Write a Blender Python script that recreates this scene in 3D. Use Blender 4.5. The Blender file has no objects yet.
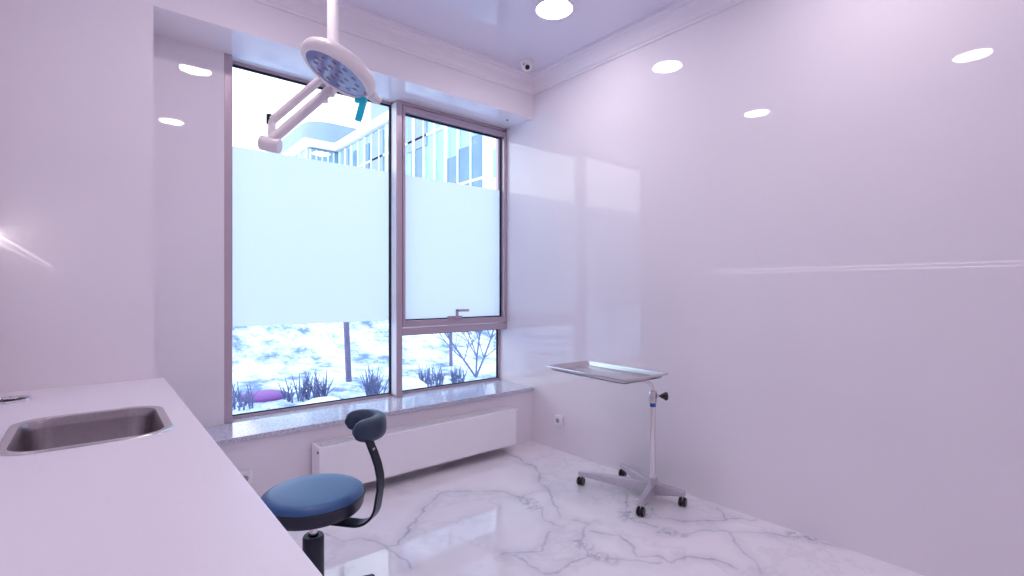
import bpy, bmesh, math, random
from mathutils import Vector, Matrix
random.seed(7)
S = bpy.context.scene
COL = S.collection
PI = math.pi
V = Vector

# ------------------------------------------------------------------ materials
def rgb(r, g, b):
    f = lambda c: (c/255/12.92) if c/255 <= .04045 else ((c/255+.055)/1.055)**2.4
    return (f(r), f(g), f(b), 1)
def newmat(name):
    m = bpy.data.materials.new(name); m.use_nodes = True
    return m, m.node_tree.nodes, m.node_tree.links
def pbr(name, col, rough=.5, metal=0, spec=.5, coat=0, coat_rough=.03, noise=0, scale=40, bump=0, emit=None, estr=0):
    m, n, l = newmat(name); b = n['Principled BSDF']
    b.inputs['Base Color'].default_value = col
    b.inputs['Roughness'].default_value = rough; b.inputs['Metallic'].default_value = metal
    b.inputs['Specular IOR Level'].default_value = spec
    b.inputs['Coat Weight'].default_value = coat; b.inputs['Coat Roughness'].default_value = coat_rough
    if noise or bump:
        tc = n.new('ShaderNodeTexCoord'); t = n.new('ShaderNodeTexNoise'); t.inputs['Scale'].default_value = scale
        t.inputs['Detail'].default_value = 4; l.new(tc.outputs['Object'], t.inputs['Vector'])
        if noise:
            r = n.new('ShaderNodeValToRGB')
            r.color_ramp.elements[0].position = .3; r.color_ramp.elements[1].position = .7
            r.color_ramp.elements[0].color = tuple(c*(1-noise) for c in col[:3])+(1,)
            r.color_ramp.elements[1].color = tuple(min(1, c*(1+noise)) for c in col[:3])+(1,)
            l.new(t.outputs['Fac'], r.inputs['Fac']); l.new(r.outputs['Color'], b.inputs['Base Color'])
        if bump:
            bp = n.new('ShaderNodeBump'); bp.inputs['Strength'].default_value = bump; bp.inputs['Distance'].default_value = .002
            l.new(t.outputs['Fac'], bp.inputs['Height']); l.new(bp.outputs['Normal'], b.inputs['Normal'])
    if emit:
        b.inputs['Emission Color'].default_value = emit; b.inputs['Emission Strength'].default_value = estr
    return m

# ------------------------------------------------------------------ mesh builder
class MB:
    def __init__(s): s.bm = bmesh.new()
    def box(s, x0, x1, y0, y1, z0, z1):
        v = [s.bm.verts.new((x, y, z)) for z in (z0, z1) for y in (y0, y1) for x in (x0, x1)]
        for f in ((0,2,3,1),(4,5,7,6),(0,1,5,4),(2,6,7,3),(0,4,6,2),(1,3,7,5)): s.bm.faces.new([v[i] for i in f])
        return s
    def obox(s, c, ax, ay, az, hx, hy, hz):
        c, ax, ay, az = V(c), V(ax), V(ay), V(az)
        v = [s.bm.verts.new(c+ax*hx*i+ay*hy*j+az*hz*k) for k in (-1,1) for j in (-1,1) for i in (-1,1)]
        fl = ax.cross(ay).dot(az) < 0
        for f in ((0,2,3,1),(4,5,7,6),(0,1,5,4),(2,6,7,3),(0,4,6,2),(1,3,7,5)):
            s.bm.faces.new([v[i] for i in (f[::-1] if fl else f)])
        return s
    def bar(s, a, b, w, h, up=(0,0,1), w2=None, h2=None):
        "a rectangular bar from a to b, tapering to w2 x h2"
        a, b = V(a), V(b); d = (b-a).normalized(); u = V(up); sd = d.cross(u).normalized(); u = sd.cross(d)
        w2 = w if w2 is None else w2; h2 = h if h2 is None else h2
        r = [[s.bm.verts.new(p+sd*i*ww/2+u*j*hh/2) for i, j in ((-1,-1),(1,-1),(1,1),(-1,1))] for p, ww, hh in ((a,w,h),(b,w2,h2))]
        for k in range(4): s.bm.faces.new((r[0][k], r[0][(k+1)%4], r[1][(k+1)%4], r[1][k]))
        s.bm.faces.new(r[0][::-1]); s.bm.faces.new(r[1]); return s
    def tube(s, pts, rad, seg=16, closed=False):
        pts = [V(p) for p in pts]; n = len(pts); rads = rad if isinstance(rad, (list, tuple)) else [rad]*n
        rings = []; ref = None
        for i, p in enumerate(pts):
            if closed: d = (pts[(i+1)%n]-pts[i-1]).normalized()
            else: d = (pts[min(i+1,n-1)]-pts[max(i-1,0)]).normalized()
            if ref is None: ref = d.orthogonal().normalized()
            ref = (ref-d*ref.dot(d)).normalized(); o = d.cross(ref)
            rings.append([s.bm.verts.new(p+(ref*math.cos(2*PI*k/seg)+o*math.sin(2*PI*k/seg))*rads[i]) for k in range(seg)])
        for i in range(n if closed else n-1):
            a, b = rings[i], rings[(i+1)%n]
            for k in range(seg): s.bm.faces.new((a[k], a[(k+1)%seg], b[(k+1)%seg], b[k]))
        if not closed: s.bm.faces.new(rings[0][::-1]); s.bm.faces.new(rings[-1])
        return s
    def lathe(s, c, axis, prof, seg=40):
        "prof: list of (r, h) along axis from c"
        c = V(c); ax = V(axis).normalized(); e = ax.orthogonal().normalized(); o = ax.cross(e); rings = []
        for r, h in prof:
            if r < 1e-6: rings.append([s.bm.verts.new(c+ax*h)])
            else: rings.append([s.bm.verts.new(c+ax*h+(e*math.cos(2*PI*k/seg)+o*math.sin(2*PI*k/seg))*r) for k in range(seg)])
        for a, b in zip(rings, rings[1:]):
            for k in range(seg):
                k2 = (k+1) % seg
                if len(a) == 1 and len(b) == 1: continue
                if len(a) == 1: s.bm.faces.new((a[0], b[k2], b[k]))
                elif len(b) == 1: s.bm.faces.new((a[k], a[k2], b[0]))
                else: s.bm.faces.new((a[k], a[k2], b[k2], b[k]))
        return s
    def loft(s, rings, cap=True, closed=False):
        R = [[s.bm.verts.new(p) for p in r] for r in rings]; n = len(R[0])
        for i in range(len(R) if closed else len(R)-1):
            a, b = R[i], R[(i+1) % len(R)]
            for k in range(n): s.bm.faces.new((a[k], a[(k+1)%n], b[(k+1)%n], b[k]))
        if cap and not closed: s.bm.faces.new(R[0][::-1]); s.bm.faces.new(R[-1])
        return s
    def build(s, name, m, parent=None, bevel=0, smooth=35, subsurf=0, seg=2):
        bmesh.ops.recalc_face_normals(s.bm, faces=s.bm.faces[:])
        off = V((0,0,0)); p = parent
        while p is not None: off += p.location; p = p.parent
        if parent is not None: bmesh.ops.translate(s.bm, vec=-off, verts=s.bm.verts[:])
        me = bpy.data.meshes.new(name); s.bm.to_mesh(me); s.bm.free()
        for q in me.polygons: q.use_smooth = True
        me.set_sharp_from_angle(angle=math.radians(smooth))
        me.materials.append(m)
        o = bpy.data.objects.new(name, me); COL.objects.link(o)
        if parent is not None: o.parent = parent
        if bevel:
            b = o.modifiers.new('bevel', 'BEVEL'); b.width = bevel; b.segments = seg; b.limit_method = 'ANGLE'; b.angle_limit = .6
        if subsurf:
            b = o.modifiers.new('subsurf', 'SUBSURF'); b.levels = b.render_levels = subsurf
        return o

def thing(name, loc, label, cat, group=None):
    o = bpy.data.objects.new(name, None); COL.objects.link(o); o.location = loc; o.empty_display_size = .1
    o['label'] = label; o['category'] = cat
    if group: o['group'] = group
    return o
def tag(o, label, cat, group=None):
    o['label'] = label; o['category'] = cat
    if group: o['group'] = group
    return o
def struct(o, label=None, cat=None):
    o['kind'] = 'structure'
    if label: o['label'] = label; o['category'] = cat
    return o
def copy_tree(o, parent=None):
    c = o.copy(); COL.objects.link(c); c.parent = parent
    for ch in list(o.children): copy_tree(ch, c)
    return c
def rrect(cx, cy, hx, hy, r, z, n=8):
    pts = []
    for sx, sy, a0 in ((1,1,0),(-1,1,90),(-1,-1,180),(1,-1,270)):
        for k in range(n+1):
            a = math.radians(a0+90*k/n)
            pts.append(V((cx+sx*(hx-r)+r*math.cos(a), cy+sy*(hy-r)+r*math.sin(a), z)))
    return pts
def arc(c, u, w, r, a0, a1, n=10):
    c, u, w = V(c), V(u), V(w)
    return [c+u*r*math.cos(math.radians(a0+(a1-a0)*k/n))+w*r*math.sin(math.radians(a0+(a1-a0)*k/n)) for k in range(n+1)]
LAMP_E, STRIP_E, SKY_E, EXPO = 26, 3.4, 1.4, 1.1
OUT_SHRUBS = [
 (241, 4.85, 14, .26, .10, 'bare shrub in snow at the far left edge of the window'),
 (290, 5.2, 8, .24, .03, 'bare shrub just right of the purple cover outside'),
 (310, 5.3, 26, .30, .14, 'wide dark bare shrub in snow between purple cover and left post'),
 (374, 5.4, 22, .33, .10, 'bare shrub outside against the window mullion'),
 (433, 6.0, 20, .28, .10, 'bare shrub in snow below the right post'),
 (457, 6.15, 16, .24, .08, 'bare shrub between the right post and the bare tree'),
]
MOUNDS = [((1.75, 5.0, .2, .22, .2, .12), 'snow mound at the foot of the left post'),
          ((2.68, 5.0, .2, .24, .22, .22), 'snow mound just right of the window mullion outside')]
# ------------------------------------------------------------------ dimensions (metres); camera at x=0, y=0
XL, XR, YB, Y0, YW, ZC = -.36, 3.015, -1.0, 3.307, 3.67, 3.235
YO = 3.81
YG = 3.79                                   # glass plane
ZSOF, ZSILL, XN, XJ = 2.89, .485, .246, .646
TH = math.atan2(418, 497.9)
FW = V((math.sin(TH), math.cos(TH), 0)); RT = V((math.cos(TH), -math.sin(TH), 0)); UP = V((0,0,1))

# ------------------------------------------------------------------ materials of the place
M = {}
def gloss_panel(name, col):
    m, n, l = newmat(name); b = n['Principled BSDF']
    tc = n.new('ShaderNodeTexCoord'); t = n.new('ShaderNodeTexNoise'); t.inputs['Scale'].default_value = 1.3; t.inputs['Detail'].default_value = 3
    r = n.new('ShaderNodeValToRGB'); r.color_ramp.elements[0].position = .35; r.color_ramp.elements[1].position = .65
    r.color_ramp.elements[0].color = tuple(c*.985 for c in col[:3])+(1,); r.color_ramp.elements[1].color = col
    l.new(tc.outputs['Object'], t.inputs['Vector']); l.new(t.outputs['Fac'], r.inputs['Fac']); l.new(r.outputs['Color'], b.inputs['Base Color'])
    b.inputs['Roughness'].default_value = .02; b.inputs['Specular IOR Level'].default_value = .5
    return m
M['panel'] = gloss_panel('gloss_white_panel', (.83, .775, .825, 1))
M['paint'] = pbr('white_paint', (.80, .73, .79, 1), .55, noise=.01, scale=3)
M['crown'] = pbr('crown_plaster', (.82, .76, .82, 1), .4, noise=.01, scale=5)
M['ceiling'] = pbr('stretch_ceiling', (.72, .69, .80, 1), .03, spec=.55, noise=.01, scale=2)
M['counter'] = pbr('white_laminate', (.84, .78, .85, 1), .32, noise=.012, scale=300)
M['cabinet'] = pbr('white_cabinet', (.8, .75, .8, 1), .35, noise=.01, scale=9)
M['alu'] = pbr('mauve_aluminium', rgb(190, 170, 182), .28, .35, noise=.02, scale=30)
M['gasket'] = pbr('black_gasket', rgb(22, 34, 52), .5, noise=.05, scale=60)
M['rad'] = pbr('radiator_enamel', (.92, .89, .92, 1), .28, noise=.008, scale=12)
M['rad_dark'] = pbr('radiator_inner', rgb(72, 68, 84), .5, noise=.05, scale=80)
M['plastic'] = pbr('white_plastic', (.84, .80, .83, 1), .3, noise=.008, scale=40)
M['lampbody'] = pbr('lamp_enamel', (.80, .735, .77, 1), .3, noise=.01, scale=25)
M['steel'] = pbr('brushed_steel', (.66, .62, .63, 1), .22, 1, noise=.05, scale=160)
M['sink'] = pbr('sink_steel', (.36, .31, .33, 1), .27, 1, noise=.08, scale=120)
M['chrome'] = pbr('polished_chrome', (.78, .74, .76, 1), .1, 1, noise=.02, scale=60)
M['cast'] = pbr('cast_aluminium', (.60, .57, .62, 1), .33, .85, noise=.08, scale=90, bump=.15)
M['rubber'] = pbr('black_rubber', rgb(14, 13, 18), .45, noise=.1, scale=90)
M['blackpl'] = pbr('black_plastic', rgb(16, 17, 24), .35, noise=.08, scale=60)
M['padleather'] = pbr('pad_leather_shaded', rgb(24, 48, 76), .35, spec=.7, noise=.05, scale=60, bump=.12)  # darker copy of the seat leather; the pad's shade is in the colour
M['leather'] = pbr('navy_leather_lit', rgb(34, 84, 138), .34, spec=.7, noise=.05, scale=60, bump=.12)  # seat top: window sheen is put into this lighter blue
M['leatherside'] = pbr('navy_leather_shaded', rgb(24, 29, 50), .4, spec=.5, noise=.06, scale=60, bump=.12)  # shaded copy of the leather for the seat side; column cover shares it
M['barmetal'] = pbr('dark_bar', rgb(30, 34, 50), .3, .5, noise=.05, scale=50)
M['bluelabel'] = pbr('blue_ring', rgb(40, 80, 150), .4, noise=.04, scale=60)
M['wheelring'] = pbr('grey_wheel_ring', rgb(165, 168, 160), .4, noise=.04, scale=60)
M['led_dot'] = pbr('led_lens', rgb(92, 88, 128), .1, spec=.8, noise=.05, scale=90)
M['lens'] = pbr('lamp_lens', rgb(120, 132, 182), .1, spec=.7, noise=.06, scale=28)
M['darkhole'] = pbr('dark_recess', rgb(26, 20, 30), .6, noise=.1, scale=40)
M['bark'] = pbr('hazy_bark', rgb(104, 114, 156), .8, noise=.2, scale=30)  # blue outdoor haze is painted into the bark colour
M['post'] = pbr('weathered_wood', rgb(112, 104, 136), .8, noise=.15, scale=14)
M['purple'] = pbr('purple_cloth', rgb(128, 66, 150), .6, noise=.08, scale=9)
M['facade'] = pbr('pale_facade', (.80, .82, .86, 1), .6, noise=.02, scale=2)
M['faclilac'] = pbr('lilac_panel', (.25, .34, .52, 1), .5, noise=.05, scale=1.2)
M['facglass'] = pbr('facade_glass', (.28, .48, .62, 1), .3, spec=.6, noise=.18, scale=.5)
M['facdark'] = pbr('facade_dark_glass', (.10, .22, .44, 1), .3, spec=.6, noise=.2, scale=.8)
def emis(name, col, s):
    m, n, l = newmat(name); n.remove(n['Principled BSDF']); e = n.new('ShaderNodeEmission')
    e.inputs['Color'].default_value = col; e.inputs['Strength'].default_value = s
    l.new(e.outputs['Emission'], n['Material Output'].inputs['Surface']); return m
M['lamp'] = emis('lamp_diffuser', (1, .90, .935, 1), LAMP_E)
M['strip'] = emis('strip_diffuser', (1, .93, .95, 1), STRIP_E)
def teal():
    m, n, l = newmat('teal_plastic'); b = n['Principled BSDF']; b.inputs['Base Color'].default_value = rgb(40, 200, 220); b.inputs['Roughness'].default_value = .25
    t = n.new('ShaderNodeBsdfTranslucent'); t.inputs['Color'].default_value = rgb(110, 240, 250); x = n.new('ShaderNodeMixShader'); x.inputs[0].default_value = .5
    l.new(b.outputs[0], x.inputs[1]); l.new(t.outputs[0], x.inputs[2]); l.new(x.outputs[0], n['Material Output'].inputs['Surface']); return m
M['teal'] = teal()
def glass():
    m, n, l = newmat('window_glass'); n.remove(n['Principled BSDF'])
    t = n.new('ShaderNodeBsdfTransparent'); t.inputs['Color'].default_value = (.97, .985, 1, 1)
    g = n.new('ShaderNodeBsdfGlossy'); g.inputs['Roughness'].default_value = .01; f = n.new('ShaderNodeFresnel'); ge = n.new('ShaderNodeNewGeometry'); mr = n.new('ShaderNodeMapRange'); mr.inputs['To Min'].default_value = 1.45; mr.inputs['To Max'].default_value = 1/1.45
    l.new(ge.outputs['Backfacing'], mr.inputs['Value']); l.new(mr.outputs[0], f.inputs['IOR'])
    x = n.new('ShaderNodeMixShader'); l.new(f.outputs[0], x.inputs[0]); l.new(t.outputs[0], x.inputs[1]); l.new(g.outputs[0], x.inputs[2])
    l.new(x.outputs[0], n['Material Output'].inputs['Surface']); return m
M['glass'] = glass()
def film():
    m, n, l = newmat('frosted_film'); n.remove(n['Principled BSDF'])
    t = n.new('ShaderNodeBsdfTranslucent'); t.inputs['Color'].default_value = (.88, .905, .935, 1)
    d = n.new('ShaderNodeBsdfDiffuse'); d.inputs['Color'].default_value = (.85, .9, .95, 1)
    x = n.new('ShaderNodeMixShader'); x.inputs[0].default_value = .2; l.new(t.outputs[0], x.inputs[1]); l.new(d.outputs[0], x.inputs[2])
    l.new(x.outputs[0], n['Material Output'].inputs['Surface']); return m
M['film'] = film()
def granite():
    m, n, l = newmat('grey_granite'); b = n['Principled BSDF']; b.inputs['Roughness'].default_value = .06; b.inputs['Specular IOR Level'].default_value = .6
    tc = n.new('ShaderNodeTexCoord'); v = n.new('ShaderNodeTexVoronoi'); v.inputs['Scale'].default_value = 260
    r = n.new('ShaderNodeValToRGB'); e = r.color_ramp.elements; e[0].color = rgb(140, 140, 160); e[1].color = rgb(214, 212, 226); e[0].position = .2; e[1].position = .6
    l.new(tc.outputs['Object'], v.inputs['Vector']); l.new(v.outputs['Color'], r.inputs['Fac']); l.new(r.outputs['Color'], b.inputs['Base Color']); return m
M['granite'] = granite()
def snow():
    m, n, l = newmat('snowy_scrub'); b = n['Principled BSDF']; b.inputs['Roughness'].default_value = .9
    tc = n.new('ShaderNodeTexCoord'); mp = n.new('ShaderNodeMapping'); mp.inputs['Scale'].default_value = (1, .6, 1.4); mp.inputs['Rotation'].default_value = (0, .6, 0)
    t = n.new('ShaderNodeTexNoise'); t.inputs['Scale'].default_value = 1.9; t.inputs['Detail'].default_value = 12; t.inputs['Roughness'].default_value = .76
    r = n.new('ShaderNodeValToRGB'); e = r.color_ramp.elements
    e[0].position = .40; e[0].color = rgb(98, 120, 172); e[1].position = .55; e[1].color = (.72, .82, .94, 1)
    l.new(tc.outputs['Object'], mp.inputs['Vector']); l.new(mp.outputs[0], t.inputs['Vector']); l.new(t.outputs['Fac'], r.inputs['Fac']); l.new(r.outputs['Color'], b.inputs['Base Color']); return m
M['scrub'] = snow()
M['snow'] = pbr('fresh_snow', (.80, .88, .97, 1), .8, noise=.03, scale=2)

VEINS = [[(2.632, 3.293), (2.614, 3.014), (2.578, 2.809), (2.524, 2.664), (2.415, 2.579), (2.358, 2.419), (2.233, 2.255), (2.136, 2.081)], [(1.772, 2.847), (2.011, 2.689), (2.114, 2.581), (2.138, 2.455), (2.263, 2.456), (2.358, 2.419)], [(1.772, 2.847), (1.663, 2.793), (1.468, 2.625), (1.301, 2.482), (1.227, 2.418), (1.178, 2.446), (1.172, 2.519), (1.099, 2.624), (1.024, 2.658), (0.989, 2.774)], [(1.178, 2.446), (1.194, 2.266), (1.174, 2.177)], [(2.12, 2.255), (2.036, 2.131), (2.033, 2.02)], [(1.605, 1.983), (1.676, 1.949), (1.781, 1.887), (1.873, 1.945), (1.961, 1.988)], [(1.638, 1.943), (1.638, 1.742), (1.659, 1.703), (1.898, 1.688), (1.936, 1.668), (1.991, 1.597), (2.053, 1.533), (2.148, 1.418)], [(2.167, 2.005), (2.196, 1.915), (2.102, 1.899), (2.014, 1.813), (1.983, 1.757), (1.913, 1.687)], [(2.132, 1.859), (2.21, 1.705), (2.165, 1.604), (2.114, 1.518), (2.184, 1.459), (2.178, 1.381), (2.301, 1.362), (2.376, 1.274), (2.387, 1.147)], [(2.708, 2.039), (2.497, 1.902), (2.427, 1.82), (2.443, 1.74), (2.453, 1.652)], [(2.645, 1.796), (2.568, 1.702), (2.631, 1.583), (2.798, 1.475), (2.995, 1.326)], [(2.957, 1.553), (2.86, 1.44)], [(2.44, 1.585), (2.484, 1.519), (2.608, 1.475), (2.734, 1.354), (2.866, 1.198), (2.952, 1.096), (2.975, 1.02), (3.014, 0.918)], [(2.719, 1.352), (2.566, 1.202), (2.446, 1.031)]]
BLOTS = [[(2.128, 2.443), (2.132, 2.38), (2.101, 2.29)], [(2.01, 1.816), (1.983, 1.757)], [(1.948, 1.658), (1.987, 1.6)], [(2.44, 1.585), (2.484, 1.519)], [(2.964, 1.101), (2.987, 1.024)], [(2.483, 1.877), (2.431, 1.816)], [(2.695, 1.927), (2.538, 1.779)]]
def marble():
    m, n, l = newmat('white_marble'); b = n['Principled BSDF']; b.inputs['Roughness'].default_value = .045; b.inputs['Specular IOR Level'].default_value = .5
    tc = n.new('ShaderNodeTexCoord')
    def vm(op, a, c=None):
        x = n.new('ShaderNodeVectorMath'); x.operation = op
        for i, s in ((0, a), (1, c)):
            if s is None: continue
            if isinstance(s, tuple): x.inputs[i].default_value = s
            else: l.new(s, x.inputs[i])
        return x
    def mt(op, a, c=None, clamp=False):
        x = n.new('ShaderNodeMath'); x.operation = op; x.use_clamp = clamp
        for i, s in ((0, a), (1, c)):
            if s is None: continue
            if isinstance(s, (int, float)): x.inputs[i].default_value = s
            else: l.new(s, x.inputs[i])
        return x.outputs[0]
    def nz(sc, det=4, rough=.55):
        t = n.new('ShaderNodeTexNoise'); t.inputs['Scale'].default_value = sc; t.inputs['Detail'].default_value = det; t.inputs['Roughness'].default_value = rough
        l.new(tc.outputs['Object'], t.inputs['Vector']); return t
    def attr(nm):
        x = n.new('ShaderNodeAttribute'); x.attribute_name = nm; return x.outputs['Fac']
    def band(d, lo, hi, to0, to1):
        x = n.new('ShaderNodeMapRange'); x.interpolation_type = 'SMOOTHSTEP'
        x.inputs['From Min'].default_value = lo; x.inputs['From Max'].default_value = hi; x.inputs['To Min'].default_value = to0; x.inputs['To Max'].default_value = to1
        l.new(d, x.inputs['Value']); return x.outputs[0]
    dv = attr('vein_distance'); db = attr('blot_distance')
    patch = band(nz(5, 5).outputs['Fac'], .35, .65, .45, 1.0)
    line = mt('MULTIPLY', band(dv, .0, .017, .55, 0), patch)
    halo = mt('MULTIPLY', band(dv, .0, .09, .17, 0), patch)
    blot = mt('MULTIPLY', band(db, .0, .08, .6, 0), band(nz(26, 6, .7).outputs['Fac'], .42, .58, 0, 1))
    wisp = band(mt('ABSOLUTE', mt('SUBTRACT', nz(1.1, 9, .6).outputs['Fac'], .5)), 0, .02, .10, 0)
    cloud = band(nz(1.7, 6).outputs['Fac'], .4, .7, 0, .08)
    tot = mt('ADD', mt('MAXIMUM', mt('MAXIMUM', line, blot), halo), mt('ADD', wisp, cloud), True)
    mx = n.new('ShaderNodeMix'); mx.data_type = 'RGBA'; mx.inputs[6].default_value = (.90, .86, .90, 1); mx.inputs[7].default_value = rgb(122, 126, 156)
    l.new(tot, mx.inputs['Factor']); l.new(mx.outputs[2], b.inputs['Base Color']); return m
M['marble'] = marble()

# ------------------------------------------------------------------ room shell
def make_floor():
    from mathutils import noise
    gx = [XL-.15, .2, .8]+[.9+.0075*i for i in range(283)]+[XR+.15]
    gy = [YB-.15, 0, .7]+[.85+.0075*i for i in range(328)]+[YO]
    vs = [(x, y, 0) for y in gy for x in gx]; nx, ny = len(gx), len(gy)
    fs = [(j*nx+i, j*nx+i+1, (j+1)*nx+i+1, (j+1)*nx+i) for j in range(ny-1) for i in range(nx-1)]
    k = len(vs); c0 = [0, nx-1, nx*ny-1, nx*(ny-1)]; vs += [(vs[i][0], vs[i][1], -.12) for i in c0]
    ed = [list(range(nx)), [j*nx+nx-1 for j in range(ny)], [nx*(ny-1)+i for i in range(nx-1, -1, -1)], [j*nx for j in range(ny-1, -1, -1)]]
    for q in range(4): fs.append([k+q]+[k+(q+1) % 4]+ed[q][::-1])
    fs.append((k+3, k+2, k+1, k))
    me = bpy.data.meshes.new('floor'); me.from_pydata(vs, [], fs); me.materials.append(M['marble'])
    def field(lines):
        segs = [(a, b) for ln in lines for a, b in zip(ln, ln[1:])]; out = []
        for x, y, z in vs:
            if not (.75 < x < 3.1 and .7 < y < 3.4): out.append(1.0); continue
            px = x+.022*noise.noise((x*7, y*7, 1))+.014*noise.noise((x*19, y*19, 3))+.006*noise.noise((x*50, y*50, 8)); py = y+.022*noise.noise((x*7, y*7, 11))+.014*noise.noise((x*19, y*19, 13))+.006*noise.noise((x*50, y*50, 18))
            m = 1.0
            for (ax, ay), (bx, by) in segs:
                if px < min(ax, bx)-.1 or px > max(ax, bx)+.1 or py < min(ay, by)-.1 or py > max(ay, by)+.1: continue
                dx, dy = bx-ax, by-ay; h = ((px-ax)*dx+(py-ay)*dy)/(dx*dx+dy*dy); h = 0 if h < 0 else 1 if h > 1 else h
                d = math.hypot(px-ax-dx*h, py-ay-dy*h)
                if d < m: m = d
            out.append(m)
        return out
    for nm, ln in (('vein_distance', VEINS), ('blot_distance', BLOTS)): me.attributes.new(nm, 'FLOAT', 'POINT').data.foreach_set('value', field(ln))
    me.update(); o = bpy.data.objects.new('floor', me); COL.objects.link(o); return struct(o)
make_floor()
struct(MB().box(XL-.15, XR+.15, YB-.15, YO, ZC, ZC+.12).build('ceiling', M['ceiling']))
struct(MB().box(XR, XR+.15, YB-.15, YO, 0, ZC).build('wall_right', M['panel']))
struct(MB().box(XL-.15, XL, YB-.15, YO, 0, ZC).build('wall_left', M['panel']))
struct(MB().box(XL, XR, YB-.15, YB, 0, ZC).build('wall_back', M['panel']))
# inner lining of the window wall: pillar, bulkhead and the breast below the sill, one C-shaped slab
w = MB(); out = [(XL,0),(XR,0),(XR,.452),(XN,.452),(XN,ZSOF),(XR,ZSOF),(XR,ZC),(XL,ZC)]
r0 = [w.bm.verts.new((x, Y0, z)) for x, z in out]; r1 = [w.bm.verts.new((x, YW, z)) for x, z in out]
for k in range(8): w.bm.faces.new((r0[k], r0[(k+1)%8], r1[(k+1)%8], r1[k]))
for r in (r0, r1):
    for q in ((0,1,2,3),(0,3,4,7),(4,5,6,7)): w.bm.faces.new([r[i] for i in q])
struct(w.build('wall_window', M['panel']))
# outer leaf round the opening
struct(MB().box(XL, XJ, YW, YO, 0, ZC).box(XJ, XR, YW, YO, 0, .455).box(XJ, XR, YW, YO, ZSOF, ZC).build('wall_outer', M['panel']))

# crown moulding: profile swept round the room
prof = [(.0,3.098),(.012,3.098),(.016,3.112),(.030,3.120),(.040,3.135),(.046,3.16),(.06,3.182),(.082,3.196),(.088,3.21),(.105,3.216),(.110,3.235),(0,3.235)]
cr = MB(); rings = []
for sx, sy, cx, cy in ((1,1,XL,YB),(-1,1,XR,YB),(-1,-1,XR,Y0),(1,-1,XL,Y0)):
    rings.append([V((cx+sx*d, cy+sy*d, z)) for d, z in prof])
cr.loft(rings, closed=True); struct(cr.build('trim_1', M['crown'], smooth=25))

# ------------------------------------------------------------------ window
XM0, XM1 = 1.870, 1.919
win = bpy.data.objects.new('window_1', None); COL.objects.link(win); win.location = (XJ, YW, ZSILL); win['kind'] = 'structure'
win['label'] = 'tall mauve aluminium window with frosted band and opening sash'; win['category'] = 'window'
YE = 3.81
MB().box(XJ, .694, YW, YE, ZSILL, ZSOF).build('jamb', M['alu'], win, .002)
MB().box(2.993, XR, YW+.10, YE, ZSILL, ZSOF).build('jamb', M['alu'], win, .002)
MB().box(XM0, XM1, YW, YE, ZSILL, ZSOF).build('mullion', M['alu'], win, .002)
MB().box(XM0-.0015, XM0, YW+.012, YG-.03, ZSILL+.02, 2.872).build('mullion_bright_strip', M['plastic'], win)['label'] = 'added white strip standing in for daylight on the mullion side'  # white strip added so reflected daylight on this side is in the colour
MB().box(.694, XM0, YG-.025, YE, ZSILL, .503).box(XM1, 2.993, YG-.025, YE, ZSILL, .503).build('bottom_rail', M['alu'], win, .001)
MB().box(.694, XM0, YG-.03, YE, 2.873, ZSOF).box(XM1, XR, YW+.004, YE, 2.866, ZSOF).build('top_rail', M['alu'], win, .001)
MB().box(XM1, XR, YW, YE, .985, 1.042).build('transom', M['alu'], win, .002)
def gask(x0, x1, z0, z1, y, parent, t=.014):
    MB().box(x0, x0+t, y-.012, y, z0, z1).box(x1-t, x1, y-.012, y, z0, z1).box(x0+t, x1-t, y-.012, y, z0, z0+t*.6).box(x0+t, x1-t, y-.012, y, z1-t, z1).build('gasket', M['gasket'], parent)
def pane(x0, x1, z0, z1, y, parent, fz=None):
    p = MB().box(x0, x1, y, y+.008, z0, z1).build('pane', M['glass'], parent)
    if fz: MB().box(x0+.002, x1-.002, y-.002, y-.0005, fz[0], fz[1]).build('frosted_film', M['film'], p)
gask(.694, XM0, .503, 2.873, YG, win); pane(.696, XM0-.002, .505, 2.871, YG, win, (1.105, 2.325))
gask(XM1, 2.993, .503, .985, YG, win); pane(XM1+.002, 2.991, .505, .983, YG, win)
# opening sash above the transom
sx0, sx1, sz0, sz1, sw = XM1+.004, 3.013, 1.050, 2.858, .040
sa = MB().box(sx0, sx0+.022, YW-.004, YW+.07, sz0, sz1).box(sx1-sw*.8, sx1, YW-.004, YW+.07, sz0, sz1)
sa.box(sx0+.022, sx1-sw*.8, YW-.004, YW+.07, sz0, sz0+.052).box(sx0+.022, sx1-sw*.8, YW-.004, YW+.07, sz1-.05, sz1)
sash = sa.build('sash', M['alu'], win, .003)
gask(sx0+.022, sx1-sw*.8, sz0+.052, sz1-.05, YW+.05, sash, .016)
pane(sx0+.022, sx1-sw*.8, sz0+.052, sz1-.05, YW+.05, sash, (sz0+.053, 2.305))
xh = 2.42
hd = MB().box(xh-.075, xh+.075, YW-.018, YW-.004, sz0+.052, sz0+.078).box(xh-.013, xh+.013, YW-.045, YW-.018, sz0+.056, sz0+.076)
hd.box(xh-.012, xh+.012, YW-.052, YW-.038, sz0+.056, sz0+.135).box(xh-.012, xh+.125, YW-.052, YW-.038, sz0+.115, sz0+.137)
hd.build('handle', M['alu'], sash, .003)
# hook screwed under the soffit near the right end
# sill
tag(MB().box(XN, XR, Y0-.02, YW+.10, .455, ZSILL).build('window_sill', M['granite'], None, .003), 'speckled grey polished granite sill running under the window', 'sill')
bpy.data.objects['window_sill']['kind'] = 'structure'

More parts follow.
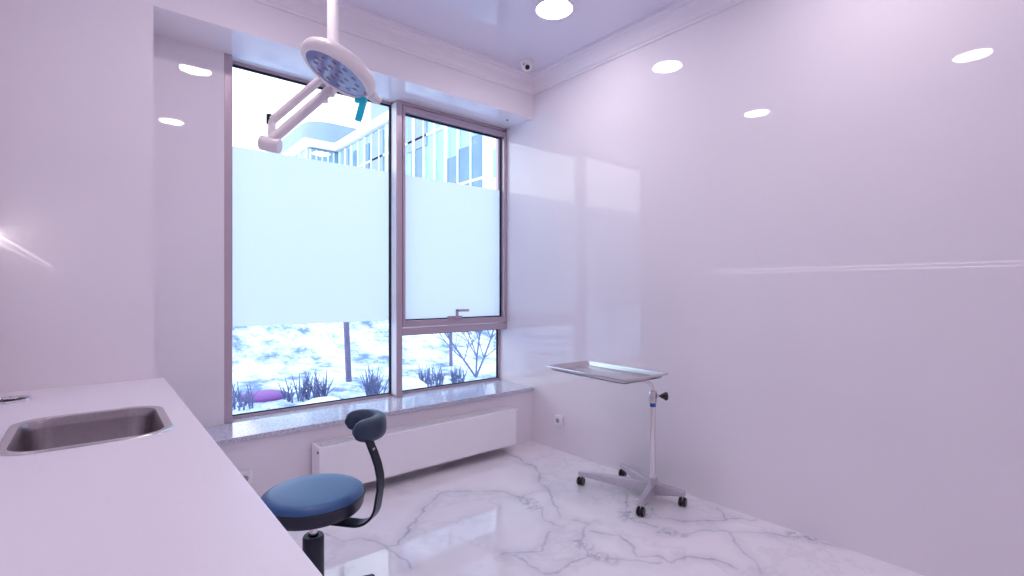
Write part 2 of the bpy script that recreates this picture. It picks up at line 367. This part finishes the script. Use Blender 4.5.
# ------------------------------------------------------------------ ceiling lamps
lamp_lab = {(2.35,2.36): 'round white ceiling downlight at the top edge, nearest the security camera',
            (.66,2.37): 'round ceiling downlight above the surgical lamp, mirrored lower in the right wall',
            (.66,.68): 'round ceiling downlight over the worktop, mirrored at far right of the wall',
            (2.38,.68): 'round ceiling downlight beside the right wall, nearest the back of the room'}
for (x, y), lb in lamp_lab.items():
    t = thing('ceiling_downlight', (x, y, ZC), lb, 'ceiling lamp', 'round ceiling downlights')
    MB().lathe((x,y,ZC), (0,0,-1), [(.130,0),(.130,.008),(.126,.014),(.118,.012),(.118,0)], 48).build('rim', M['plastic'], t)
    MB().lathe((x,y,ZC), (0,0,-1), [(0,.0105),(.118,.0105),(.118,.002),(0,.002)], 48).build('diffuser', M['lamp'], t)
# lit strip in a channel along the left wall
t = thing('strip_light', (XL, 1.25, 1.59), 'thin lit strip in an aluminium channel along the left wall', 'strip light')
MB().box(XL, XL+.012, -.8, 3.30, 1.566, 1.571).box(XL, XL+.012, -.8, 3.30, 1.621, 1.626).box(XL, XL+.003, -.8, 3.30, 1.571, 1.621).build('channel', M['alu'], t)
for zz in (1.572, 1.612): MB().box(XL+.003, XL+.010, -.8, 3.30, zz, zz+.008).build('diffuser', M['strip'], t)

# ------------------------------------------------------------------ security camera
c = V((2.735, 3.067, ZC)); t = thing('security_camera', c, 'small white dome security camera on ceiling in the corner', 'camera')
MB().lathe(c, (0,0,-1), [(0,0),(.058,0),(.058,.012),(.050,.020),(0,.020)]).build('base', M['plastic'], t)
dm = MB().lathe(c, (0,0,-1), [(.046,.018),(.047,.030),(.042,.050),(.030,.066),(.014,.074),(0,.076)]).build('dome', M['plastic'], t)
ln = c+V((-.018,-.026,-.055)); dv = V((-.45,-.60,-.55)).normalized()
MB().lathe(ln, dv, [(0,-.01),(.019,-.01),(.019,.012),(.015,.015),(0,.017)], 24).build('lens', M['blackpl'], dm)
ln = c+V((-.044,-.012,-.035)); MB().lathe(ln, V((-.9,-.3,-.3)), [(0,-.01),(.006,-.01),(.006,.005),(0,.006)], 12).build('sensor', M['blackpl'], dm)
# hook in the soffit
hk = V((2.86, 3.47, ZSOF)); tag(MB().lathe(hk, (0,0,-1), [(0,0),(.010,0),(.010,.003),(.007,.005),(0,.005)], 14).build('screw_plug', M['blackpl']), 'tiny dark screw plug under the window soffit near the right wall', 'screw plug')

# ------------------------------------------------------------------ radiator
rx0, rx1, ry0, ry1, rz0, rz1 = 1.072, 2.683, 3.14, 3.288, .076, .370
t = thing('radiator', (1.88, 3.2, rz0), 'low white flat panel radiator on wall under the window sill', 'radiator')
MB().box(rx0, rx1, ry0, ry0+.012, rz0, rz1).build('front_panel', M['rad'], t, .004)
MB().box(rx0+.012, rx1-.012, ry1-.012, ry1, rz0, rz1-.01).build('rear_panel', M['rad'], t, .003)
for x in (rx0+.002, rx1-.012): 
    MB().box(x, x+.010, ry0+.012, ry1-.002, rz0+.005, rz1-.002).build('side_panel', M['rad'], t, .002)
b = MB().box(rx0+.02, rx1-.02, ry0+.035, ry1-.03, rz0+.02, rz1-.02)
b.build('convector', M['rad_dark'], t)
b = MB(); n = 92
b.box(rx0+.012, rx1-.012, ry0+.012, ry0+.022, rz1-.010, rz1-.003).box(rx0+.012, rx1-.012, ry1-.022, ry1-.012, rz1-.010, rz1-.003)
for f in (.27, .5, .73): y = ry0+.012+(ry1-ry0-.024)*f; b.box(rx0+.012, rx1-.012, y-.003, y+.003, rz1-.009, rz1-.004)
for k in range(n+1):
    x = rx0+.016+(rx1-rx0-.032)*k/n; b.box(x-.0025, x+.0025, ry0+.02, ry1-.02, rz1-.009, rz1-.0035)
b.build('grille', M['rad'], t)
for x in (1.35, 2.4): MB().box(x-.02, x+.02, ry1, Y0, rz0+.04, rz1-.04).build('bracket', M['rad'], t)
MB().lathe((rx1-.004, 3.19, rz1-.025), (1,0,0), [(0,0),(.010,0),(.010,.03),(.014,.03),(.014,.055),(0,.058)], 18).build('valve', M['plastic'], t)
MB().lathe((rx0+.004, 3.165, rz1-.035), (-1,0,0), [(0,0),(.008,0),(.008,.006),(.004,.007),(0,.004)], 16).build('vent_plug', M['rad_dark'], t)

# ------------------------------------------------------------------ wall sockets
def socket(c, nrm, sd, label):
    c, nrm, sd = V(c), V(nrm), V(sd); t = thing('wall_socket', c, label, 'socket', 'white wall sockets')
    MB().obox(c+nrm*.0175, sd, UP, nrm, .041, .041, .0175).build('plate', M['plastic'], t, .006)
    b = MB().lathe(c+nrm*.0355, nrm, [(.021,0),(.0225,.0015),(.024,0)], 28); b.build('rim', M['plastic'], t)
    MB().lathe(c+nrm*.0354, nrm, [(0,0),(.020,.0),(.020,.0006),(0,.0006)], 28).build('recess', pbr('socket_grey', rgb(165,155,170), .5, noise=.04, scale=80), t)
socket((XR, 2.955, .258), (-1,0,0), (0,1,0), 'white wall socket low on the right wall beyond the tray stand')
socket((.683, Y0, .235), (0,-1,0), (1,0,0), 'white wall socket left of the radiator, half hidden by the worktop')

# ------------------------------------------------------------------ worktop, cabinet, sink
ZT = .875; XF = .293; SX, SY, SHX, SHY = -.006, 2.268, .220, .268
w = MB(); bm = w.bm
ov = [bm.verts.new(p) for p in ((XL+.001, .42, ZT), (XF, .42, ZT), (XF, Y0-.001, ZT), (XL+.001, Y0-.001, ZT))]
iv = [bm.verts.new(p) for p in rrect(SX, SY, SHX-.016, SHY-.016, .09, ZT)]
ed = [bm.edges.new((l[i], l[(i+1) % len(l)])) for l in (ov, iv) for i in range(len(l))]
bmesh.ops.triangle_fill(bm, use_beauty=True, use_dissolve=False, edges=ed)
ret = bmesh.ops.extrude_face_region(bm, geom=bm.faces[:])
bmesh.ops.translate(bm, vec=(0,0,-.038), verts=[v for v in ret['geom'] if isinstance(v, bmesh.types.BMVert)])
tag(w.build('worktop', M['counter'], None, .0025), 'long white laminate worktop with a cut-out for the steel sink', 'worktop')
t = thing('base_cabinet', (-.05, 1.86, 0), 'white base cabinet standing on the floor under the worktop', 'cabinet')
zb = ZT-.038
MB().box(XL+.002, XF-.045, .45, .468, .1, zb).box(XL+.002, XF-.045, Y0-.02, Y0-.002, .1, zb).box(XL+.002, XF-.045, .468, Y0-.02, .1, .118).box(XL+.002, XL+.014, .468, Y0-.02, .118, zb).build('carcass', M['cabinet'], t)
MB().box(XL+.05, XF-.1, .5, Y0-.01, 0, .1).build('plinth', M['cabinet'], t)
for k in range(5):
    y0 = .45+k*.5706; d = MB().box(XF-.044, XF-.026, y0+.002, y0+.5686, .105, zb-.004).build('door', M['cabinet'], t, .002)
    MB().tube([(XF-.026, y0+.45, .74), (XF-.004, y0+.45, .74), (XF-.004, y0+.53, .74), (XF-.026, y0+.53, .74)], .005, 10).build('handle', M['steel'], d)
# sink: rim, sloping lip, bowl
t = thing('sink', (SX, SY, ZT), 'rounded rectangular stainless steel sink set into the white worktop', 'sink')
z = ZT
R0 = [rrect(SX, SY, SHX, SHY, .10, z+.0005), rrect(SX, SY, SHX-.002, SHY-.002, .10, z+.004), rrect(SX, SY, SHX-.010, SHY-.010, .095, z+.0055), rrect(SX, SY, SHX-.026, SHY-.026, .085, z+.003)]
R1 = [rrect(SX, SY, SHX-.026, SHY-.026, .085, z+.003), rrect(SX, SY, SHX-.031, SHY-.031, .08, z-.006), rrect(SX, SY, SHX-.036, SHY-.036, .078, z-.03), rrect(SX, SY, SHX-.043, SHY-.043, .072, z-.13),
      rrect(SX, SY, SHX-.055, SHY-.055, .062, z-.152), rrect(SX, SY, SHX-.08, SHY-.08, .05, z-.16), rrect(SX, SY, .05, .05, .0499, z-.165)]
MB().loft(R0, cap=False).build('rim', M['steel'], t, smooth=60)
bw = MB(); bw.loft(R1, cap=False); bw.bm.faces.new([v for v in bw.bm.verts if abs(v.co.z-(z-.165)) < 1e-6][::1]) if False else None
bowl = bw.build('bowl', M['sink'], t, smooth=60)
MB().lathe((SX, SY, z-.166), UP, [(0,.001),(.018,.001),(.022,.004),(.045,.005),(.051,.001),(.051,-.02),(0,-.02)], 32).build('drain', M['chrome'], bowl)
# chrome-rimmed cap in the worktop behind the sink
c = V((-.285, 3.028, ZT)); 
t = thing('cable_grommet', c, 'dark round grommet with chrome rim in the worktop behind the sink', 'grommet')
c = c
MB().lathe(c, UP, [(.066,.002),(.069,.009),(.076,.010),(.078,.0),(.066,.0)], 40).build('rim', M['chrome'], t)
MB().lathe(c, UP, [(0,.003),(.040,.0025),(.066,.002),(.066,0),(0,0)], 40).build('disc', M['darkhole'], t)
MB().obox(c+V((.01,-.005,.008)), (1,0,0), (0,1,0), UP, .022, .008, .004).build('grip', M['chrome'], t, .002)

# ------------------------------------------------------------------ stool
sc = V((.693, 2.10, 0)); t = thing('stool', sc, 'round navy padded stool with curved arm rest standing by the worktop', 'stool')
ax = (RT*.976-FW*.215).normalized(); ay = UP.cross(ax)
zs = .532
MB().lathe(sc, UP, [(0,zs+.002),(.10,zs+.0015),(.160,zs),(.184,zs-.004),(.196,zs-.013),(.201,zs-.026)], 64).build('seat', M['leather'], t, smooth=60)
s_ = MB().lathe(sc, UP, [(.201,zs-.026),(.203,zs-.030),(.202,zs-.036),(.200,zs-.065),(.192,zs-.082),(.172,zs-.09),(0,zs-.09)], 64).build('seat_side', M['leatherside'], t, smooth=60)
MB().tube([sc+V((.203*math.cos(2*PI*k/64), .203*math.sin(2*PI*k/64), zs-.030)) for k in range(64)], .004, 8, True).build('piping', M['leatherside'], s_)
MB().lathe(sc, UP, [(0,zs-.09),(.085,zs-.09),(.085,zs-.105),(.05,zs-.112),(0,zs-.112)], 32).build('seat_plate', M['blackpl'], t)
MB().lathe(sc, UP, [(0,.32),(.016,.32),(.016,zs-.11),(0,zs-.11)], 20).build('piston', M['chrome'], t)
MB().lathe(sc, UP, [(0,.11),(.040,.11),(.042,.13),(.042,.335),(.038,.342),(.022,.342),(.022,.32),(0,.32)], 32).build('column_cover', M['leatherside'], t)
MB().lathe(sc, UP, [(0,.06),(.048,.06),(.05,.075),(.045,.12),(.03,.125),(0,.125)], 24).build('hub', M['blackpl'], t)
a0 = math.atan2(2.114-sc.y, .955-sc.x)
for k in range(5):
    a = a0+k*2*PI/5; d = V((math.cos(a), math.sin(a), 0)); s2 = UP.cross(d)
    lg = MB().bar(sc+d*.035+UP*.092, sc+d*.272+UP*.066, .045, .038, w2=.022, h2=.016).build('leg', M['blackpl'], t, .004)
    cc = sc+d*.255
    MB().tube([cc+UP*.068, cc+UP*.045], .006, 10).build('stem', M['steel'], lg)
    wh = MB()
    for sg in (-1, 1): wh.lathe(cc+d*.006+s2*sg*.007+UP*.027, s2*sg, [(0,0),(.024,0),(.027,.004),(.026,.015),(.018,.018),(0,.018)], 22)
    wh.box(cc.x-.007, cc.x+.007, cc.y-.007, cc.y+.007, .026, .05); wh.build('caster', M['blackpl'], lg)
# arm: flat bar bent upward, then the wrap-around pad
zb2 = .410; pa = [sc+ax*.02+UP*zb2, sc+ax*.10+UP*zb2, sc+ax*.18+UP*zb2]
pa += arc(sc+ax*.195+UP*(zb2+.095), -UP, ax, .095, 0, 80, 9)
for q in ((.301,.565),(.300,.61),(.290,.655),(.273,.70),(.249,.752)): pa.append(sc+ax*q[0]+UP*q[1])
rg = []
for i, p in enumerate(pa):
    d = (pa[min(i+1, len(pa)-1)]-pa[max(i-1, 0)]).normalized(); nn = d.cross(ay).normalized()
    w_ = .034-.010*i/len(pa)
    rg.append([p+ay*w_+nn*.005, p-ay*w_+nn*.005, p-ay*w_-nn*.005, p+ay*w_-nn*.005])
MB().loft(rg).build('arm_bar', M['barmetal'], t, .002, smooth=50)
bx = (RT*.89+FW*.46).normalized(); by = UP.cross(bx)
pc = FW*2.075-RT*.648+UP*.786; rg = []; nA = 26
for i in range(nA+1):
    q = -1+2*i/nA; a = math.radians(110*q); rr = .093
    rad = bx*math.cos(a)+by*math.sin(a); cpt = pc+rad*rr
    s_ = max(1-abs(q)**7.0, .02)**.5
    hw, hh = .029*s_, .048*s_
    rg.append([cpt+rad*hw*math.copysign(abs(math.cos(u))**.75, math.cos(u))+UP*hh*math.copysign(abs(math.sin(u))**.75, math.sin(u)) for u in [2*PI*k/20 for k in range(20)]])
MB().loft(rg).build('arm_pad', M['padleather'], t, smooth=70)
MB().obox(sc+ax*.262+UP*.715+(-ay)*.0, ay, UP, ax, .008, .005, .012).build('bolt', M['steel'], t, .002)

# ------------------------------------------------------------------ instrument tray stand
ph = V((2.775, 1.885, 0)); t = thing('tray_stand', ph, 'steel instrument tray stand on four casters beside the right wall', 'tray stand')
MB().lathe(ph, UP, [(0,.030),(.027,.030),(.030,.035),(.030,.145),(.022,.152),(0,.152)], 24).build('hub', M['cast'], t)
MB().tube([ph+UP*.12, ph+UP*.66], .0165, 22).build('pole', M['chrome'], t)
MB().lathe(ph, UP, [(.0168,.597),(.0195,.598),(.0195,.622),(.0168,.623)], 22).build('label_ring', M['bluelabel'], t)
MB().lathe(ph, UP, [(.0168,.624),(.026,.624),(.027,.630),(.027,.690),(.024,.700),(.013,.702)], 24).build('collar', M['steel'], t)
kn = (RT*.97-FW*.2).normalized()
knb = MB().lathe(ph+UP*.668, kn, [(0,.02),(.006,.02),(.006,.046),(.014,.05),(.017,.062),(.028,.078),(.028,.088),(.02,.094),(0,.096)], 10).build('knob', M['blackpl'], t, .002)
MB().lathe(ph+UP*.668, kn, [(0,.022),(.012,.022),(.012,.036),(0,.036)], 16).build('boss', M['steel'], t)
for (ex, ey), w1 in (((2.589,2.34),.052),((2.930,2.245),.046),((2.507,1.787),.046),((2.822,1.700),.046)):
    e = V((ex, ey, 0)); d = (e-ph).normalized(); s2 = UP.cross(d)
    lg = MB().bar(ph+d*.015+UP*.072, e+d*.016+UP*.082, w1, .080, w2=.030, h2=.028).build('leg', M['cast'], t, .004)
    MB().tube([e+UP*.076, e+UP*.045], .008, 12).build('stem', M['steel'], lg)
    wh = MB(); ca = (RT*.86+FW*.5*(-1)).normalized(); ca = V((ca.x, ca.y, 0))
    o = e+V((0,0,0))
    for sg in (-1, 1): wh.lathe(o+ca*sg*.004+UP*.028, ca*sg, [(0,0),(.026,0),(.028,.003),(.028,.013),(.024,.017),(0,.017)], 24)
    cs = wh.build('caster', M['rubber'], lg)
    for sg in (-1, 1): MB().lathe(o+ca*sg*.0055+UP*.028, ca*sg, [(.0235,.0165),(.0245,.0178),(.020,.0178),(.020,.0165)], 24).build('wheel_ring', M['wheelring'], cs)
# tray
tc_ = V((2.527, 2.082, .842)); u = V((.058, .998, 0)).normalized(); v_ = V((u.y, -u.x, 0)); hu, hv = .347, .203
def rr(hx, hy, r, z): return [tc_+u*p.x+v_*p.y+UP*z for p in rrect(0, 0, hx, hy, r, 0, 5)]
MB().loft([rr(hu, hv, .014, -.010), rr(hu+.001, hv+.001, .014, -.004), rr(hu, hv, .014, .0), rr(hu-.011, hv-.011, .012, .0), rr(hu-.014, hv-.014, .012, -.003), rr(hu-.026, hv-.026, .02, -.026),
           rr(hu-.03, hv-.03, .02, -.0275)], cap=False).build('tray_rim', M['steel'], t, smooth=40)
tf = MB(); a = rr(hu-.03, hv-.03, .02, -.0275); tf.bm.faces.new([tf.bm.verts.new(p) for p in a]); a = rr(hu-.0295, hv-.0295, .02, -.0305)
tf.bm.faces.new([tf.bm.verts.new(p) for p in a[::-1]]); tf.build('tray_base', M['steel'], t)
# bent neck and the carrier loop under the tray
zc2 = tc_.z-.040
j = ph+UP*.69; d1 = (-RT*.99-FW*.05).normalized()
neck = [j]+arc(j+d1*.072+UP*.008, -d1, UP, .072, 0, 72, 10); neck += [j+d1*.10+UP*.083, j+d1*.17+UP*(zc2-.69)]
MB().tube(neck, .0125, 16).build('neck', M['chrome'], t, smooth=60)
lp = [tc_+u*p.x*1+v_*p.y+UP*(zc2-tc_.z) for p in rrect(0, 0, .26, .135, .05, 0, 6)]
MB().tube(lp, .006, 10, True).build('carrier', M['steel'], t)

# ------------------------------------------------------------------ surgical lamp
hc = V((.875, 2.334, 2.366)); vd = (hc-V((0,0,1.35))).normalized()
wv = -RT*.51-UP*.86; wv = (wv-vd*wv.dot(vd)).normalized(); al = math.radians(68); nh = (-vd*math.cos(al)+wv*math.sin(al)).normalized()
sa_ = nh.cross(vd).normalized()           # long axis of the ellipse as seen
pb = V((.9485, 2.5724, 2.415))            # foot of the ceiling pole
t = thing('surgical_lamp', (pb.x, pb.y, ZC), 'white round surgical lamp hanging from a pole at the ceiling', 'surgical lamp')
MB().lathe((pb.x, pb.y, ZC), -UP, [(0,0),(.11,0),(.11,.02),(.07,.05),(.03,.06),(0,.06)], 36).build('ceiling_flange', M['lampbody'], t)
MB().tube([V((pb.x, pb.y, ZC-.04)), V((pb.x, pb.y, pb.z+.12))], .029, 28).build('pole', M['lampbody'], t)
MB().tube([V((pb.x, pb.y, pb.z+.16)), V((pb.x, pb.y, pb.z-.03))], .024, 24).build('pole_joint', M['lampbody'], t)
hd = MB().lathe(hc, nh, [(.150,-.004),(.155,.001),(.164,.002),(.174,-.004),(.181,-.018),(.183,-.034),(.178,-.052),(.164,-.066),(.13,-.080),(.08,-.087),(0,-.089)], 72).build('head', M['lampbody'], t, smooth=50)
MB().lathe(hc, nh, [(0,-.003),(.10,-.0035),(.151,-.005)], 64).build('lens', M['lens'], hd)
for ring, rd, n_ in ((0,.0,1),(1,.05,6),(2,.103,12)):
    for k in range(n_):
        a = 2*PI*(k+.3*ring)/n_; p = hc+(sa_*math.cos(a)+nh.cross(sa_)*math.sin(a))*rd-nh*.003
        MB().lathe(p, nh, [(.013,0),(.012,.0012),(.006,.002),(0,.0022)], 14).build('led', M['led_dot'], hd)
yk = hc-nh*.085
MB().tube([yk, yk-nh*.03, yk-nh*.05+(pb-yk)*.35, pb+UP*.01], [.030,.026,.022,.024], 18).build('yoke', M['lampbody'], t, smooth=60)
# knob and teal handle on the right of the rim
kd = sa_ if sa_.dot(RT) > 0 else -sa_
MB().lathe(hc+kd*.172-nh*.02, kd, [(0,0),(.024,0),(.024,.026),(.019,.032),(.019,.050),(.012,.056),(0,.057)], 20).build('side_knob', M['lampbody'], t)
hp = hc+kd*.150+nh*.004+wv*.0
def P3(x, y, dep): return FW*dep+RT*((x-512)/497.9*dep)+UP*(1.35-(y-290.5)/497.9*dep)
g0 = hc+kd*.155+nh*.0; dep = g0.dot(FW)-.06
h1 = P3(364.5, 100, dep); h2 = P3(358, 121, dep); h0 = P3(355, 100.5, dep)
b = MB().bar(h1+UP*.012, h2, .030, .022, up=FW).bar(h0, h1+RT*.012, .022, .020, up=FW)
hb = b.build('handle', M['teal'], t, .004)
MB().bar(h1+UP*.004, g0+UP*.004-nh*.01, .018, .018, up=FW).build('handle_socket', M['lampbody'], t, .003)
# parallel spring arm to the lower left
E = V((.664, 2.646, 2.07)); A0 = V((.672, 2.64, 2.092)); A1 = V((.888, 2.53, 2.335)); B0 = V((.675, 2.650, 2.190)); 
B1 = B0+(A1-A0)*.93
MB().tube([A0, A1+(A1-A0)*.12], .0245, 20).build('lower_arm', M['lampbody'], t)
MB().tube([B0, B1+(A1-A0)*.12], .0205, 20).build('upper_arm', M['lampbody'], t)
MB().obox(A1-UP*.012, RT, FW, UP, .014, .02, .024).build('arm_clip', M['lampbody'], t, .004)
jd = (RT*.97-UP*.2+FW*.1).normalized()
MB().lathe(E-jd*.046, jd, [(0,0),(.033,0),(.036,.006),(.036,.088),(.033,.094),(0,.094)], 28).build('elbow_joint', M['lampbody'], t, .002)
MB().bar(E+UP*.02+RT*.008, B0+UP*.012, .034, .03, up=FW, w2=.03, h2=.026).build('elbow_bracket', M['lampbody'], t, .006)
MB().obox(B0-RT*.012+UP*.006, RT, FW, UP, .012, .014, .026).build('bracket_cap', M['blackpl'], t, .004)
MB().bar(A1+(A1-A0)*.10-UP*.01, pb-UP*.01, .04, .05).bar(B1+(A1-A0)*.1, pb+UP*.07, .03, .04).build('arm_head_bracket', M['lampbody'], t, .006)

# ------------------------------------------------------------------ outdoors
def hz(x, y):
    h = .2
    s = max(0, y-7.6+.18*x)
    h += min(s, 40)*.34*(1-math.exp(-s/2.2))*(1 if s < 9 else 9/s+.0)
    return h+.05*math.sin(x*1.7+y*.8)*min(1, s)+.09*math.sin(x*.63-y*1.1)*min(1, s)
g = MB(); nx, ny = 60, 44; gx = [-14+40*i/nx for i in range(nx+1)]; gy = [3.95+24*(k/ny)**1.5 for k in range(ny+1)]
vv = [[g.bm.verts.new((x, y, hz(x, y))) for x in gx] for y in gy]
for a, b in zip(vv, vv[1:]):
    for k in range(nx): g.bm.faces.new((a[k], a[k+1], b[k+1], b[k]))
struct(g.build('snowy_slope', M['scrub'], smooth=60), 'snow covered scrubby slope rising behind the window', 'slope')
def mound(c, rx, ry, h, label):
    b = MB(); rg = []
    for k in range(7):
        q = k/7; zz = h*q; s = (1-q**2.4)**.6
        rg.append([V((c[0]+rx*s*math.cos(2*PI*i/20)*(1+.1*math.sin(3*i+k)), c[1]+ry*s*math.sin(2*PI*i/20), c[2]-.03+zz)) for i in range(20)])
    b.loft(rg); tag(b.build('snow_mound', M['snow'], smooth=70), label, 'snow mound', 'snow mounds outside')
def stalk(x, y, n, h, spread, label, cat='shrub', name='bare_shrub'):
    z0 = hz(x, y)-.02; b = MB()
    for k in range(n):
        p = V((x+random.uniform(-spread, spread), y+random.uniform(-.12, .12), z0)); d = V((random.uniform(-.3, .3), random.uniform(-.2, .2), 1)); L = h*random.uniform(.6, 1.05)
        q = p+d*L*.5; e = q+(d+V((random.uniform(-.3,.3), 0, .1)))*L*.5
        b.tube([p, q, e], [.010, .007, .003], 5)
        for j in range(4):
            s = p.lerp(q, random.uniform(.3, 1)); b.tube([s, s+V((random.uniform(-.16,.16), random.uniform(-.1,.1), random.uniform(.08,.2)))*h*2], [.005, .002], 4)
    tag(b.build(name, M['bark'], smooth=70), label, cat, 'bare shrubs outside the window')
for px, dep, n, h, sp, lab in OUT_SHRUBS:
    p = FW*dep+RT*((px-512)/497.9*dep); stalk(p.x, p.y, n, h, sp, lab)
p = FW*5.35+RT*((264-512)/497.9*5.35); zz = hz(p.x, p.y)
tag(MB().lathe((p.x, p.y, zz-.04), UP, [(0,0),(.24,0),(.25,.05),(.23,.075),(.14,.10),(0,.108)], 40).build('round_cover', M['purple'], smooth=60), 'low round purple cover lying in snow outside the left pane', 'cover')
for c, lab in MOUNDS: mound(c[:3], *c[3:], lab)
def post(px, dep, h, lean, w_, lab):
    p = FW*dep+RT*((px-512)/497.9*dep); p.z = hz(p.x, p.y)-.05
    b = MB().tube([p, p+V((lean, 0, h))], [w_*1.1, w_*.9], 10); tag(b.build('wooden_post', M['post'], None, .002), lab, 'post', 'wooden posts on the slope')
post(349, 6.3, 2.3, -.10, .034, 'slim dark wooden post in snow seen through the left pane')
post(451, 7.6, 2.4, -.02, .024, 'slim dark wooden post in snow seen through the lower right pane')
# bare tree on the right
tb = MB()
def grow(p, d, L, r, lvl):
    n = 4; pts = [p]
    for k in range(n):
        d = (d+V((random.uniform(-.2,.2), random.uniform(-.2,.2), random.uniform(-.05,.12)))).normalized(); pts.append(pts[-1]+d*L/n)
    tb.tube(pts, [r*(1-.12*k) for k in range(n+1)], 6)
    if lvl:
        for k in range(1, n+1):
            for _ in range(2 if lvl > 1 else 1):
                a = random.uniform(-1, 1); nd = (d+RT*random.choice((-1,1))*random.uniform(.5,1.0)+V((0, a*.3, random.uniform(0,.5)))).normalized(); grow(pts[k], nd, L*.62, r*.5, lvl-1)
tp = FW*6.6+RT*((476-512)/497.9*6.6); tp.z = hz(tp.x, tp.y)-.05
for a in (-.75, -.1, .55): grow(tp+UP*.05, (RT*a+UP*.9).normalized(), 1.1, .015, 3)
tag(tb.build('bare_tree', M['bark'], smooth=70), 'bare forked tree in snow outside the lower right pane', 'tree')

# building beyond the slope: L-shaped, long wing facing the room on the right
B = thing('office_building', (11.2, 24, 0), 'pale glass fronted building with white parapet beyond the window', 'building')
ZP = 10.15
MB().box(11.25, 22, 14.6, 29.75, 0, ZP-.5).box(9.55, 22, 29.8, 46, 0, ZP-.5).build('wall', M['facglass'], B)
MB().box(11.0, 22.2, 14.3, 29.55, ZP-.45, ZP).box(9.25, 22.2, 29.55, 46.2, ZP-.45, ZP).build('parapet', M['facade'], B)
b = MB()
for k in range(17):
    y = 14.9+k*.9; wd = .035 if k % 3 else .10; b.box(11.15, 11.25, y-wd, y+wd, 0, ZP-.55)
for x in [9.65+.34*i for i in range(5)]: b.box(x-.03, x+.03, 29.7, 29.8, 0, ZP-.55)
for k in range(14): y = 30+k*1.2; b.box(9.45, 9.55, y-.05, y+.05, 0, ZP-.55)
b.build('mullion_grid', M['facade'], B)
b = MB()
for z in (2.6, 5.6, 8.2): b.box(11.19, 11.25, 14.6, 29.75, z-.05, z+.05)
b.box(9.5, 9.55, 29.8, 46, 7.1, 7.25); b.build('floor_bands', M['facade'], B)
for y0, y1, z0, z1 in ((14.95,15.75,3.2,7.3),(15.85,16.65,3.2,7.0),(16.75,17.5,3.2,6.8),(17.6,18.0,3.2,5.9),(19.4,20.6,3.2,7.7),(22.9,23.3,3.2,9.0),(25.2,25.7,3.2,9.2),(26.9,27.3,3.2,9.2)): MB().box(11.20, 11.26, y0, y1, z0, z1).build('dark_glazing', M['facdark'], B)
for y0, y1, z0 in ((19.2,20.9,7.75),(23.5,24.9,3.2),(28.0,28.8,3.2)): MB().box(11.19, 11.26, y0, y1, z0, 9.5).build('lilac_panel', M['faclilac'], B)
ew = MB().box(11.0, 22, 9.6, 14.55, 0, 12.5).build('end_wall', M['facade'], B)
for y in (11.0, 12.5, 13.7):
    for z in (2.2, 4.1, 5.9): MB().box(10.94, 11.02, y-.38, y+.38, z-.5, z+.5).build('window', M['facglass'], B)
rg = []
for z in (ZP-.1, ZP+1.55):
    rg.append([V((12.0+1.3*(1-math.cos(a)), 31.2+1.3-1.3*math.sin(a), z)) for a in [PI/2*k/8 for k in range(9)]][::-1] + [V((12.0, 44, z)), V((21, 44, z)), V((21, 31.2, z))])
rg = []
for z in (ZP-.1, ZP+1.6): rg.append([V((x, y, z)) for x, y in ((9.9,44),(9.9,32.2),(10.1,31.5),(10.5,31.1),(11.1,30.9),(21,30.9),(21,44))])
MB().loft(rg).build('penthouse', M['faclilac'], B)
MB().box(12.2, 21, 15, 27.2, ZP-.1, ZP+2.6).build('upper_storey', M['faclilac'], B)

# ------------------------------------------------------------------ world, camera, view
W = bpy.data.worlds.new('World'); S.world = W; W.use_nodes = True; n = W.node_tree.nodes; l = W.node_tree.links
bg = n['Background']; bg.inputs['Strength'].default_value = SKY_E
tc = n.new('ShaderNodeTexCoord'); sp = n.new('ShaderNodeSeparateXYZ'); r = n.new('ShaderNodeValToRGB')
l.new(tc.outputs['Generated'], sp.inputs[0]); l.new(sp.outputs['Z'], r.inputs['Fac']); l.new(r.outputs['Color'], bg.inputs['Color'])
e = r.color_ramp.elements; e[0].position = 0; e[0].color = (.98, .985, 1, 1); e[1].position = .7; e[1].color = (.66, .84, 1, 1)
cam = bpy.data.cameras.new('camera'); co = bpy.data.objects.new('camera', cam); COL.objects.link(co)
co.location = (0, 0, 1.35); co.rotation_euler = (PI/2, 0, -TH)
cam.sensor_width = 36; cam.lens = 36*497.9/1024; cam.shift_y = 2.5/1024; cam.clip_start = .02
S.camera = co
S.view_settings.view_transform = 'Standard'; S.view_settings.look = 'None'; S.view_settings.gamma = 1; S.view_settings.use_curve_mapping = False
S.view_settings.exposure = EXPO
c = S.cycles; c.max_bounces = 10; c.diffuse_bounces = 6; c.glossy_bounces = 5; c.transmission_bounces = 6; c.transparent_max_bounces = 12
c.use_denoising = True; c.caustics_reflective = False; c.sample_clamp_indirect = 6
